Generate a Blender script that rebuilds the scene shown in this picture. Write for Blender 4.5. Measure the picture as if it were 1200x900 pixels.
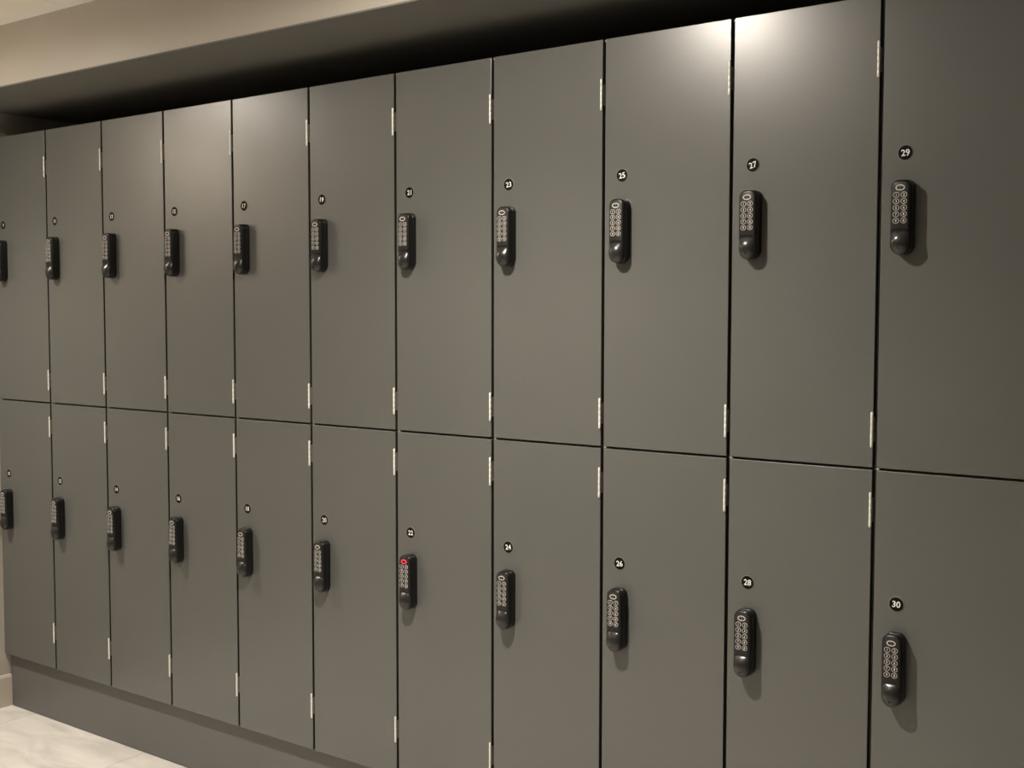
import bpy, bmesh, math, random
from mathutils import Vector, Matrix
random.seed(7)
S = bpy.context.scene
for o in list(bpy.data.objects):
    bpy.data.objects.remove(o)

# ------------------------------------------------------------------ camera
# world: x along the locker row, y into the lockers (door fronts at y = 0), z up, floor at z = 0
MID = 1.055                      # height of the joint between the two tiers
YAW, PITCH, ROLL = 0.64215, -0.0582058, 0.0013146
FOCAL_PX = 1394.08
CAM = Vector((3.77972, -2.17074, MID + 0.28638))
fw = Vector((-math.sin(YAW)*math.cos(PITCH), math.cos(YAW)*math.cos(PITCH), math.sin(PITCH)))
rt = Vector((math.cos(YAW), math.sin(YAW), 0)); up = rt.cross(fw)
rt, up = math.cos(ROLL)*rt + math.sin(ROLL)*up, -math.sin(ROLL)*rt + math.cos(ROLL)*up
cd = bpy.data.cameras.new('camera'); cam = bpy.data.objects.new('camera', cd)
S.collection.objects.link(cam)
M4 = Matrix((rt, up, -fw)).transposed().to_4x4(); M4.translation = CAM
cam.matrix_world = M4
cd.sensor_width = 36; cd.lens = FOCAL_PX*36/1200; cd.clip_start = 0.02
S.camera = cam

# ------------------------------------------------------------------ world, exposure, lamp settings
w = bpy.data.worlds.new('world'); S.world = w; w.use_nodes = True
w.node_tree.nodes['Background'].inputs[0].default_value = (0.02, 0.019, 0.017, 1)
w.node_tree.nodes['Background'].inputs[1].default_value = 1.0
S.view_settings.view_transform = 'Standard'; S.view_settings.look = 'None'
S.view_settings.gamma = 1; S.view_settings.use_curve_mapping = False
S.view_settings.exposure = -0.04
LAMP_COLOUR = (1.0, 0.905, 0.79)
LAMPS = [(0.16, -0.90, 98, 1900), (2.27, -0.88, 122, 4100)]     # x, y, watts and lens radiance of each ceiling downlight
LAMP_CONE = 131

# ------------------------------------------------------------------ dimensions
PITCH_X = 0.30; NCOL = 11
GAP = 0.0075; GAPZ = 0.0050; DT = 0.0135; YP = 0.020
Z_BOT, Z_TOP = MID - 0.8711, MID + 0.8706
Z_SOF, Y_SOF, Z_CEIL = MID + 0.960, -0.211, MID + 1.140
X_WALL = -0.014; X_END = NCOL*PITCH_X; X_RIGHT = 6.5
Y_FRONT = -3.6; Y_BACK = 0.50

# ------------------------------------------------------------------ materials
def mat(name, col, rough=0.5, metal=0.0, spec=0.5, var=0.0, vscale=6.0, bump=0.0, bscale=300.0, emit=None, emit_s=0.0, coat=0.0):
    m = bpy.data.materials.new(name); m.use_nodes = True
    nt = m.node_tree; b = nt.nodes['Principled BSDF']
    b.inputs['Base Color'].default_value = (*col, 1)
    b.inputs['Roughness'].default_value = rough; b.inputs['Metallic'].default_value = metal
    b.inputs['Specular IOR Level'].default_value = spec
    b.inputs['Coat Weight'].default_value = coat
    tc = nt.nodes.new('ShaderNodeTexCoord')
    if var:
        geo = nt.nodes.new('ShaderNodeNewGeometry')
        n = nt.nodes.new('ShaderNodeTexNoise'); n.inputs['Scale'].default_value = vscale; n.inputs['Detail'].default_value = 4
        nt.links.new(geo.outputs['Position'], n.inputs['Vector'])
        r = nt.nodes.new('ShaderNodeValToRGB'); e = r.color_ramp.elements
        e[0].position = 0.3; e[1].position = 0.7
        e[0].color = (*[c*(1-var) for c in col], 1); e[1].color = (*[c*(1+var) for c in col], 1)
        nt.links.new(n.outputs['Fac'], r.inputs['Fac']); nt.links.new(r.outputs['Color'], b.inputs['Base Color'])
    if bump:
        n2 = nt.nodes.new('ShaderNodeTexNoise'); n2.inputs['Scale'].default_value = bscale; n2.inputs['Detail'].default_value = 2
        nt.links.new(tc.outputs['Object'], n2.inputs['Vector'])
        bp = nt.nodes.new('ShaderNodeBump'); bp.inputs['Strength'].default_value = bump; bp.inputs['Distance'].default_value = 0.001
        nt.links.new(n2.outputs['Fac'], bp.inputs['Height']); nt.links.new(bp.outputs['Normal'], b.inputs['Normal'])
    if emit:
        b.inputs['Emission Color'].default_value = (*emit, 1); b.inputs['Emission Strength'].default_value = emit_s
    return m

M = {}
M['door'] = mat('grey_laminate', (0.104, 0.1060, 0.0985), 0.295, spec=0.75, var=0.03, vscale=4, bump=0.05, bscale=900)
M['core'] = mat('black_board_core', (0.016, 0.014, 0.012), 0.6)
M['carcass'] = mat('grey_board', (0.12, 0.118, 0.112), 0.5, var=0.03)
M['plinth'] = mat('grey_plinth', (0.118, 0.117, 0.112), 0.42, var=0.03, bump=0.05, bscale=900)
M['paint'] = mat('beige_paint', (0.45, 0.415, 0.36), 0.42, var=0.02, vscale=3, bump=0.1, bscale=400)
M['soffit'] = mat('grey_soffit_paint', (0.16, 0.155, 0.14), 0.75, var=0.02, vscale=3)
M['ceiling'] = mat('white_ceiling_paint', (0.90, 0.875, 0.83), 0.8, var=0.015, vscale=3)
M['patch'] = mat('cream_patch', (0.92, 0.87, 0.77), 0.6, var=0.01)
M['base'] = mat('baseboard_paint', (0.50, 0.455, 0.39), 0.4, var=0.02)
M['metal'] = mat('brushed_steel', (0.88, 0.86, 0.80), 0.42, metal=0.35, bump=0.05, bscale=500)
M['leaf'] = mat('dull_steel', (0.42, 0.41, 0.38), 0.45, metal=0.7)
M['white_cap'] = mat('zinc_screw', (0.90, 0.88, 0.84), 0.45)
M['plastic'] = mat('black_plastic', (0.008, 0.008, 0.0077), 0.30, spec=0.35, bump=0.03, bscale=1500)
M['knob'] = mat('dark_knob_plastic', (0.016, 0.016, 0.0155), 0.28, spec=0.6)
M['face'] = mat('keypad_rubber', (0.020, 0.0195, 0.0185), 0.5, spec=0.3)
M['print'] = mat('pale_grey_print', (0.66, 0.64, 0.59), 0.5)
M['logo_grey'] = mat('grey_logo_button', (0.10, 0.097, 0.09), 0.5)
M['black'] = mat('black_disc', (0.006, 0.0055, 0.005), 0.6, spec=0.08)
M['white'] = mat('white_lettering', (0.85, 0.83, 0.78), 0.5)
M['rim'] = mat('disc_rim', (0.20, 0.19, 0.175), 0.5)
M['red'] = mat('red_lit_print', (0.8, 0.05, 0.08), 0.4, emit=(1.0, 0.05, 0.10), emit_s=1.0)
M['redface'] = mat('red_lit_button', (0.25, 0.01, 0.02), 0.4, emit=(1.0, 0.01, 0.03), emit_s=0.10)
M['trim'] = mat('white_lamp_trim', (0.8, 0.8, 0.78), 0.4)
M['grout'] = mat('pale_grout', (0.52, 0.49, 0.44), 0.8)

def stone_mat():
    m = bpy.data.materials.new('pale_marble_tile'); m.use_nodes = True; nt = m.node_tree; b = nt.nodes['Principled BSDF']
    g = nt.nodes.new('ShaderNodeNewGeometry'); oi = nt.nodes.new('ShaderNodeObjectInfo')
    ad = nt.nodes.new('ShaderNodeVectorMath'); ad.operation = 'MULTIPLY_ADD'
    ad.inputs[1].default_value = (1, 1, 1)
    cx = nt.nodes.new('ShaderNodeCombineXYZ'); nt.links.new(oi.outputs['Random'], cx.inputs[2])
    nt.links.new(g.outputs['Position'], ad.inputs[0]); nt.links.new(cx.outputs[0], ad.inputs[2])
    mp = nt.nodes.new('ShaderNodeMapping'); mp.inputs['Rotation'].default_value = (0, 0, 0.6); mp.inputs['Scale'].default_value = (1.6, 4.0, 3)
    nt.links.new(ad.outputs[0], mp.inputs['Vector'])
    n = nt.nodes.new('ShaderNodeTexNoise'); n.inputs['Scale'].default_value = 2.2; n.inputs['Detail'].default_value = 7; n.inputs['Distortion'].default_value = 1.2
    nt.links.new(mp.outputs[0], n.inputs['Vector'])
    r = nt.nodes.new('ShaderNodeValToRGB'); e = r.color_ramp.elements
    e[0].position = 0.32; e[0].color = (0.56, 0.54, 0.50, 1); e[1].position = 0.62; e[1].color = (0.74, 0.715, 0.67, 1)
    k = e.new(0.70); k.color = (0.90, 0.87, 0.82, 1)
    nt.links.new(n.outputs['Fac'], r.inputs['Fac']); nt.links.new(r.outputs['Color'], b.inputs['Base Color'])
    b.inputs['Roughness'].default_value = 0.45
    return m
M['stone'] = stone_mat()

# ------------------------------------------------------------------ helpers
COL = S.collection
def link(name, me, parent=None, loc=(0, 0, 0)):
    o = bpy.data.objects.new(name, me); COL.objects.link(o); o.location = loc
    if parent: o.parent = parent
    return o
def mesh(bm, name, mats, smooth=None):
    me = bpy.data.meshes.new(name)
    bmesh.ops.recalc_face_normals(bm, faces=bm.faces)
    bm.to_mesh(me); bm.free()
    for m in (mats if isinstance(mats, (list, tuple)) else [mats]): me.materials.append(m)
    if smooth is not None:
        for p in me.polygons: p.use_smooth = True
        me.set_sharp_from_angle(angle=math.radians(smooth))
    return me
def box(bm, x0, x1, y0, y1, z0, z1, mi=0, bevel=0.0, seg=2):
    r = bmesh.ops.create_cube(bm, size=1)
    vs = r['verts']
    for v in vs:
        v.co = Vector(((x0+x1)/2 + v.co.x*(x1-x0), (y0+y1)/2 + v.co.y*(y1-y0), (z0+z1)/2 + v.co.z*(z1-z0)))
    fs = {f for v in vs for f in v.link_faces}
    for f in fs: f.material_index = mi
    if bevel:
        es = list({e for v in vs for e in v.link_edges})
        bmesh.ops.bevel(bm, geom=es, offset=bevel, segments=seg, affect='EDGES', profile=0.5)
def loft(bm, rings, mi=0, cap0=True, cap1=True):
    L = [[bm.verts.new(p) for p in r] for r in rings]
    for a, b in zip(L, L[1:]):
        n = len(a)
        for i in range(n):
            bm.faces.new((a[i], a[(i+1) % n], b[(i+1) % n], b[i])).material_index = mi
    if cap0: bm.faces.new(L[0]).material_index = mi
    if cap1: bm.faces.new(L[-1]).material_index = mi
def ellipse(cx, cz, a, b, y, n=20):
    return [(cx + a*math.cos(2*math.pi*i/n), y, cz + b*math.sin(2*math.pi*i/n)) for i in range(n)]
def annulus(bm, cx, cz, a, b, wdt, y, h, mi, n=20):
    """raised elliptical ring standing h proud of y (towards -y)"""
    o0 = ellipse(cx, cz, a, b, y, n); o1 = ellipse(cx, cz, a, b, y-h, n)
    i1 = ellipse(cx, cz, a-wdt, b-wdt, y-h, n); i0 = ellipse(cx, cz, a-wdt, b-wdt, y, n)
    loft(bm, [o0, o1, i1, i0], mi, False, False)
def text_mesh(s, size, bold, name):
    cu = bpy.data.curves.new(name, 'FONT'); cu.body = s; cu.size = size
    cu.align_x = 'CENTER'; cu.align_y = 'CENTER'; cu.offset = bold; cu.extrude = 0.00012; cu.resolution_u = 3
    o = bpy.data.objects.new(name, cu); COL.objects.link(o)
    dg = bpy.context.evaluated_depsgraph_get()
    me = bpy.data.meshes.new_from_object(o.evaluated_get(dg))
    bpy.data.objects.remove(o); bpy.data.curves.remove(cu)
    xs = [v.co.x for v in me.vertices]; ys = [v.co.y for v in me.vertices]
    cx, cy = (min(xs)+max(xs))/2, (min(ys)+max(ys))/2
    for v in me.vertices:                      # stand it upright, facing -y
        x, y, z = v.co; v.co = (x-cx, -z, y-cy)
    return me
def tag(o, label, cat, group=None):
    o['label'] = label; o['category'] = cat
    if group: o['group'] = group
def struct(name, bm, m, label=None):
    o = link(name, mesh(bm, name, m)); o['kind'] = 'structure'
    if label: o['label'] = label
    return o
def boxobj(name, m, *a, **k):
    bm = bmesh.new(); box(bm, *a, **k); return struct(name, bm, m)

# ------------------------------------------------------------------ the room
TILE = 0.6; TX0 = 0.743 - 2*TILE; TY0 = -0.30 - 6*TILE
fl = boxobj('floor', M['grout'], X_WALL-0.1, X_RIGHT+0.1, Y_FRONT-0.1, Y_BACK+0.1, -0.10, -0.0015)
fl['label'] = 'pale marble tile floor in front of the lockers'
tiles = {}
i = 0
for ix in range(13):
    for iy in range(8):
        x0 = max(TX0 + ix*TILE, X_WALL); x1 = min(TX0 + (ix+1)*TILE, X_RIGHT)
        y0 = max(TY0 + iy*TILE, Y_FRONT); y1 = min(TY0 + (iy+1)*TILE, YP)
        if x1-x0 < 0.03 or y1-y0 < 0.03: continue
        wd, dp = round(x1-x0, 4), round(y1-y0, 4)
        if (wd, dp) not in tiles:
            bm = bmesh.new(); box(bm, 0.0008, wd-0.0008, 0.0008, dp-0.0008, -0.012, 0, bevel=0.0006, seg=1)
            tiles[(wd, dp)] = mesh(bm, 'tile', M['stone'])
        link('tile', tiles[(wd, dp)], fl, (x0, y0, 0))
boxobj('wall_left', M['paint'], X_WALL-0.1, X_WALL, Y_FRONT-0.1, Y_BACK+0.1, 0, Z_CEIL)
boxobj('wall_back', M['paint'], X_WALL, X_RIGHT, Y_BACK, Y_BACK+0.1, 0, Z_CEIL)
boxobj('wall_right', M['paint'], X_RIGHT, X_RIGHT+0.1, Y_FRONT-0.1, Y_BACK+0.1, 0, Z_CEIL)
boxobj('wall_front', M['paint'], X_WALL, X_RIGHT, Y_FRONT-0.1, Y_FRONT, 0, Z_CEIL)
boxobj('wall_return', M['paint'], X_END+0.021, X_RIGHT, YP, Y_BACK, 0, Z_SOF)
boxobj('ceiling', M['ceiling'], X_WALL-0.1, X_RIGHT+0.1, Y_FRONT-0.1, Y_BACK+0.1, Z_CEIL, Z_CEIL+0.1)
boxobj('wall_bulkhead', M['paint'], X_WALL, X_RIGHT, Y_SOF, Y_BACK, Z_SOF+0.004, Z_CEIL)
boxobj('ceiling_soffit', M['soffit'], X_WALL, X_RIGHT, Y_SOF, Y_BACK, Z_SOF, Z_SOF+0.004)
bm = bmesh.new()
prof = [(0, 0), (0.015, 0), (0.015, 0.100), (0.011, 0.108), (0, 0.108)]
loft(bm, [[(X_WALL + a, Y_FRONT, b) for a, b in prof], [(X_WALL + a, YP, b) for a, b in prof]])
struct('baseboard_left', bm, M['base'])
boxobj('baseboard_front', M['base'], X_WALL+0.015, X_RIGHT, Y_FRONT, Y_FRONT+0.015, 0, 0.108)

# thin cream rectangle with a white frame on the ceiling beside the bulkhead
hr = bpy.data.objects.new('ceiling_patch', None); COL.objects.link(hr); hr.location = (0.475, -0.46, Z_CEIL)
tag(hr, 'flush cream rectangular patch in the white ceiling beside the bulkhead', 'patch')
bm = bmesh.new(); box(bm, -0.29, 0.29, -0.205, 0.205, -0.0006, 0); link('patch_panel', mesh(bm, 'patch_panel', M['patch']), hr)
bm = bmesh.new()
for a in ((-0.302, 0.302, -0.217, -0.205), (-0.302, 0.302, 0.205, 0.217), (-0.302, -0.29, -0.205, 0.205), (0.29, 0.302, -0.205, 0.205)):
    box(bm, *a, -0.0008, 0)
link('patch_frame', mesh(bm, 'patch_frame', M['ceiling']), hr)

# ------------------------------------------------------------------ plinth, filler and end panel
bm = bmesh.new(); box(bm, X_WALL+0.0155, X_END+0.02, YP, YP+0.018, 0, Z_BOT-0.0005, bevel=0.0006, seg=1)
o = link('locker_plinth', mesh(bm, 'locker_plinth', M['plinth'])); tag(o, 'long dark grey plinth board under the whole locker row', 'plinth')
bm = bmesh.new(); box(bm, X_WALL+0.0003, -0.0008, 0.004, 0.022, Z_BOT, Z_TOP, bevel=0.0008, seg=1)
o = link('filler_strip', mesh(bm, 'filler_strip', M['door'])); tag(o, 'narrow grey filler strip between lockers and the end wall', 'filler strip')
bm = bmesh.new(); box(bm, X_END+0.0005, X_END+0.0205, 0.0, Y_BACK-0.002, Z_BOT, Z_TOP, bevel=0.0008, seg=1)
o = link('end_panel', mesh(bm, 'end_panel', M['door'])); tag(o, 'grey end panel closing the row beside locker twenty-nine', 'panel')

# ------------------------------------------------------------------ locker parts (shared meshes, origin at the lower left front corner)
H_UP, H_LO = Z_TOP - MID, MID - Z_BOT
def door_mesh(h, up):
    z0, z1 = (GAPZ/2, h) if up else (0, h-GAPZ/2)
    bm = bmesh.new(); box(bm, GAP/2, PITCH_X-GAP/2, 0, DT-0.0006, z0, z1, bevel=0.0010, seg=2)
    bm.normal_update()
    for f in bm.faces:                           # black core shows on the cut edges of the board
        if abs(f.normal.x) > 0.98: f.material_index = 1
    return mesh(bm, 'door', [M['door'], M['core']])
def carcass_mesh(h, zb=0.0002):
    bm = bmesh.new(); e = 0.0002; t = 0.009
    box(bm, e, t, DT, 0.49, zb, h-e); box(bm, PITCH_X-t, PITCH_X-e, DT, 0.49, zb, h-e)
    box(bm, t, PITCH_X-t, DT, 0.49, zb, t); box(bm, t, PITCH_X-t, DT, 0.49, h-t, h-e)
    box(bm, t, PITCH_X-t, 0.482, 0.49, t, h-t)
    return mesh(bm, 'carcass', M['carcass'])
def hinge_mesh():
    bm = bmesh.new(); r = 0.0026; n = 14; H = 0.0645
    k = 5; kh = H/k
    for j in range(k):                           # five knuckles with hairline seams
        z0, z1 = -H/2 + j*kh + 0.00025, -H/2 + (j+1)*kh - 0.00025
        rr = []
        for z, q in ((z0, r*0.9), (z0+0.0004, r), (z1-0.0004, r), (z1, r*0.9)):
            rr.append([(q*math.cos(2*math.pi*i/n), q*math.sin(2*math.pi*i/n), z) for i in range(n)])
        loft(bm, rr)
    rr = [[(0.0018*math.cos(2*math.pi*i/n), 0.0018*math.sin(2*math.pi*i/n), z) for i in range(n)] for z in (-H/2-0.0008, H/2+0.0008)]
    loft(bm, rr)                                 # pin
    box(bm, 0.0008, 0.0024, 0.0012, 0.0125, -0.022, 0.022, 1)   # leaf folded into the gap
    for z in (-0.021, 0.0, 0.021):
        rr = [[(0.0024+d, 0.0075+0.0022*math.cos(2*math.pi*i/10), z+0.0022*math.sin(2*math.pi*i/10)) for i in range(10)] for d in (0, 0.0006)]
        loft(bm, rr, 1)                          # leaf screws
    return mesh(bm, 'hinge', [M['metal'], M['leaf']], 35)
def outline(a, zt, zb, rt_, y, n=9):
    """lock outline: half width a, softly rounded top corners (radius rt_), semicircular foot"""
    P = []
    for cx, s in ((a-rt_, 0), (-(a-rt_), 1)):
        for i in range(n):
            t = math.pi/2*(i/(n-1)) + s*math.pi/2
            P.append((cx + rt_*math.cos(t), y, zt-rt_ + rt_*math.sin(t)))
    for i in range(2*n):
        t = math.pi + math.pi*(i/(2*n-1))
        P.append((a*math.cos(t), y, zb+a + a*math.sin(t)))
    return P
LZ = 0.0680                                       # half height of the lock
LD = 0.0265                                       # how far its face stands proud
def lock_mesh():
    bm = bmesh.new(); A = 0.0195
    R = [outline(A, LZ, -LZ, 0.013, 0.0)]
    for d, y in ((0.0, -0.0100), (0.0004, -0.0105), (0.0012, -0.0108), (0.0012, -0.0116), (0.0006, -0.0120), (0.0006, -0.0205), (0.0012, -0.0230), (0.0024, -0.0248), (0.0044, -0.0256)):
        R.append(outline(A-d, LZ-d, -LZ+d, 0.013, y))
    loft(bm, R)
    return mesh(bm, 'keypad_lock', M['plastic'], 35)
def face_mesh():
    bm = bmesh.new()
    def o(d, y):
        a, r, zt, zb = 0.0148-d, 0.0085, LZ-0.0050-d, -0.0205+d
        P = []
        for cx, cz, s in ((a-r, zt-r, 0), (-(a-r), zt-r, 1)):
            for i in range(8):
                t = math.pi/2*(i/7) + s*math.pi/2; P.append((cx+r*math.cos(t), y, cz+r*math.sin(t)))
        q = 0.0015
        for cx, cz, s in ((-(a-q), zb+q, 2), (a-q, zb+q, 3)):
            for i in range(4):
                t = math.pi/2*(i/3) + s*math.pi/2; P.append((cx+q*math.cos(t), y, cz+q*math.sin(t)))
        return P
    loft(bm, [o(0, -0.0250), o(0, -0.0262), o(0.0004, -0.0265)])
    return mesh(bm, 'keypad', M['face'], 35)
KZ = -LZ + 0.0232
def knob_mesh():
    """domed knob filling the foot of the lock: nearly straight top edge, semicircular foot"""
    bm = bmesh.new(); a, b = 0.0174, 0.0218; n = 40
    def o(k, t, y):
        P = []
        for i in range(n):
            th = 2*math.pi*i/n; c, sn = math.cos(th), math.sin(th); p = 4.0 if sn > 0 else 2.2
            R = (abs(c/a)**p + abs(sn/b)**p)**(-1/p)
            R = k*((1-t)*R + t*a)
            P.append((R*c, y, KZ + R*sn))
        return P
    L = [o(1.0, 0, -0.0225), o(1.0, 0, -0.0250)]
    for j in range(1, 11):
        t = j/11*math.pi/2; L.append(o(math.cos(t), min(1, 1.6*math.sin(t)), -0.0250 - 0.0100*math.sin(t)))
    L.append(o(0.03, 1, -0.0350))
    loft(bm, L)
    return mesh(bm, 'knob', M['knob'], 70)
def knob_mark_mesh():
    bm = bmesh.new(); box(bm, -0.0014, 0.0014, -0.0338, -0.030, KZ-0.0120, KZ-0.0095, bevel=0.0004, seg=1)
    return mesh(bm, 'knob_slot', M['black'])
def button_mesh(ch):
    bm = bmesh.new(); y = -0.0264
    loft(bm, [ellipse(0, 0, 0.0056, 0.0049, y), ellipse(0, 0, 0.0056, 0.0049, y-0.0008), ellipse(0, 0, 0.0050, 0.0043, y-0.0012)], 0)
    annulus(bm, 0, 0, 0.0056, 0.0049, 0.00065, y-0.0004, 0.0010, 1)
    t = text_mesh(ch, 0.0062, 0.00005, 'digit')
    off = len(bm.verts); vs = [bm.verts.new((v.co.x, v.co.y + y - 0.00125, v.co.z)) for v in t.vertices]
    for p in t.polygons:
        try: bm.faces.new([vs[i] for i in p.vertices]).material_index = 2
        except ValueError: pass
    return mesh(bm, 'button', [M['face'], M['print'], M['white']])
def logo_mesh(lit):
    bm = bmesh.new(); y = -0.0264; a, b = 0.0084, 0.0052
    loft(bm, [ellipse(0, 0, a, b, y, 28), ellipse(0, 0, a, b, y-0.0008, 28), ellipse(0, 0, a-0.0006, b-0.0006, y-0.0012, 28)], 0)
    annulus(bm, 0, 0, a, b, 0.0013, y-0.0004, 0.0011, 1, 28)
    for sx in (-1, 1):
        loft(bm, [ellipse(sx*0.0028, 0, 0.0020, 0.0017, y-0.0011, 12), ellipse(sx*0.0028, 0, 0.0020, 0.0017, y-0.0015, 12)], 2)
    return mesh(bm, 'logo_button', [M['redface'], M['red'], M['black']] if lit else [M['logo_grey'], M['print'], M['black']])
def disc_mesh():
    bm = bmesh.new(); R = 0.0142; n = 36
    loft(bm, [ellipse(0, 0, R, R, 0, n), ellipse(0, 0, R, R, -0.0008, n), ellipse(0, 0, R-0.0009, R-0.0009, -0.0012, n)], 1, True, False)
    loft(bm, [ellipse(0, 0, R-0.0009, R-0.0009, -0.0012, n), ellipse(0, 0, R-0.0011, R-0.0011, -0.0010, n)], 0, False, True)
    return mesh(bm, 'number_disc', [M['black'], M['rim']])
def bumper_mesh(bracket):
    """white stop pin on a short grey bracket, in the joint between the doors"""
    bm = bmesh.new(); n = 12
    loft(bm, [ellipse(0, 0, 0.0021, 0.0021, DT, n), ellipse(0, 0, 0.0021, 0.0021, 0.0034, n), ellipse(0, 0, 0.0012, 0.0012, 0.0024, n)], 0)
    if bracket: box(bm, -0.0062, -0.0022, 0.0045, DT, -0.0018, 0.0018, 1)
    return mesh(bm, 'door_stop', [M['white_cap'], M['carcass']], 50)

ME = dict(door_up=door_mesh(H_UP, True), door_lo=door_mesh(H_LO, False), car_up=carcass_mesh(H_UP, 0.0022), car_lo=carcass_mesh(H_LO),
          hinge=hinge_mesh(), lock=lock_mesh(), face=face_mesh(), knob=knob_mesh(), mark=knob_mark_mesh(), logo=logo_mesh(False), logo_lit=logo_mesh(True),
          disc=disc_mesh(), stop=bumper_mesh(True), pin=bumper_mesh(False))
BT = {c: button_mesh(c) for c in '1234567890'}
TILT = {27: 14, 25: 8, 23: 5, 24: 6, 26: 4, 19: -6, 20: 5, 15: -5, 30: -2}      # discs stuck on slightly turned, degrees

WORD = dict(zip(range(9, 31), ('nine ten eleven twelve thirteen fourteen fifteen sixteen seventeen eighteen nineteen twenty twenty-one twenty-two '
                               'twenty-three twenty-four twenty-five twenty-six twenty-seven twenty-eight twenty-nine thirty').split()))
def locker(col, up):
    num = 9 + 2*col + (0 if up else 1)
    z0, h = (MID, H_UP) if up else (Z_BOT, H_LO)
    root = bpy.data.objects.new('locker', None); COL.objects.link(root); root.location = (col*PITCH_X, 0, z0)
    other = num+1 if up else num-1
    lab = 'tall grey locker numbered %s with black keypad lock, %s locker %s' % (WORD[num], 'above' if up else 'below', WORD[other])
    if num == 22: lab = 'tall grey locker numbered twenty-two with red light glowing on its keypad lock'
    tag(root, lab, 'locker', 'numbered grey lockers in two tiers')
    link('carcass', ME['car_up' if up else 'car_lo'], root)
    d = link('door', ME['door_up' if up else 'door_lo'], root)
    zz = (0.0734, 0.7546) if up else (H_LO-0.7518, H_LO-0.0772)
    for z in zz:
        link('hinge', ME['hinge'], d, (PITCH_X-GAP/2-0.0018, -0.0020, z))
    zm = 0.4625 if up else H_LO - 0.3690
    lk = link('keypad_lock', ME['lock'], root, (0.0475, 0, zm))
    lk['label'] = 'black keypad lock with pale ringed buttons and a round knob'
    link('keypad', ME['face'], lk)
    k = link('knob', ME['knob'], lk); link('knob_slot', ME['mark'], lk)
    link('logo_button', ME['logo_lit' if num == 22 else 'logo'], lk, (0, 0, LZ-0.0150))
    for r in range(5):
        for c in range(2):
            ch = str((2*r + c + 1) % 10)
            link('button', BT[ch], lk, ((-0.0070, 0.0070)[c], 0, LZ-0.0277-0.0116*r))
    dz = 0.5805 if up else H_LO - 0.2485
    ds = link('number_disc', ME['disc'], root, (0.0468, 0, dz)); ds['label'] = 'black disc with white number'
    t = math.radians(TILT.get(num, random.uniform(-3, 3)))
    ds.rotation_euler = (0, -t, 0)
    me = text_mesh(str(num), 0.0162, 0.00022, 'number'); me.materials.append(M['white'])
    link('number', me, ds, (0, -0.0012, 0))
    link('door_stop', ME['pin' if up else 'stop'], root, (0.0023, 0, h-0.0035) if up else (0.0066, 0, h))
    return root
for c in range(NCOL):
    locker(c, True); locker(c, False)

# ------------------------------------------------------------------ ceiling downlights
def downlight(x, y, watts, lens, label):
    lens_mat = mat('lamp_lens', (1, 1, 1), 0.4, emit=LAMP_COLOUR, emit_s=lens)
    root = bpy.data.objects.new('downlight', None); COL.objects.link(root); root.location = (x, y, Z_CEIL)
    tag(root, label, 'ceiling light', 'ceiling downlights')
    bm = bmesh.new(); n = 32
    def c(r, z): return [(r*math.cos(2*math.pi*i/n), r*math.sin(2*math.pi*i/n), z) for i in range(n)]
    loft(bm, [c(0.048, 0), c(0.047, -0.004), c(0.038, -0.005), c(0.025, -0.001)], 0, False, False)
    link('lamp_trim', mesh(bm, 'lamp_trim', M['trim'], 40), root)
    bm = bmesh.new(); loft(bm, [c(0.025, -0.0005), c(0.025, -0.0015)]); link('lamp_lens', mesh(bm, 'lamp_lens', lens_mat), root)
    L = bpy.data.lights.new('lamp', 'SPOT'); L.energy = watts; L.color = LAMP_COLOUR
    L.spot_size = math.radians(LAMP_CONE); L.spot_blend = 1.0; L.shadow_soft_size = 0.018
    lo = link('lamp', L, root, (0, 0, -0.036))
downlight(*LAMPS[0], 'round recessed downlight in the ceiling near the end wall')
downlight(*LAMPS[1], 'round recessed downlight in the ceiling in front of locker twenty-three')
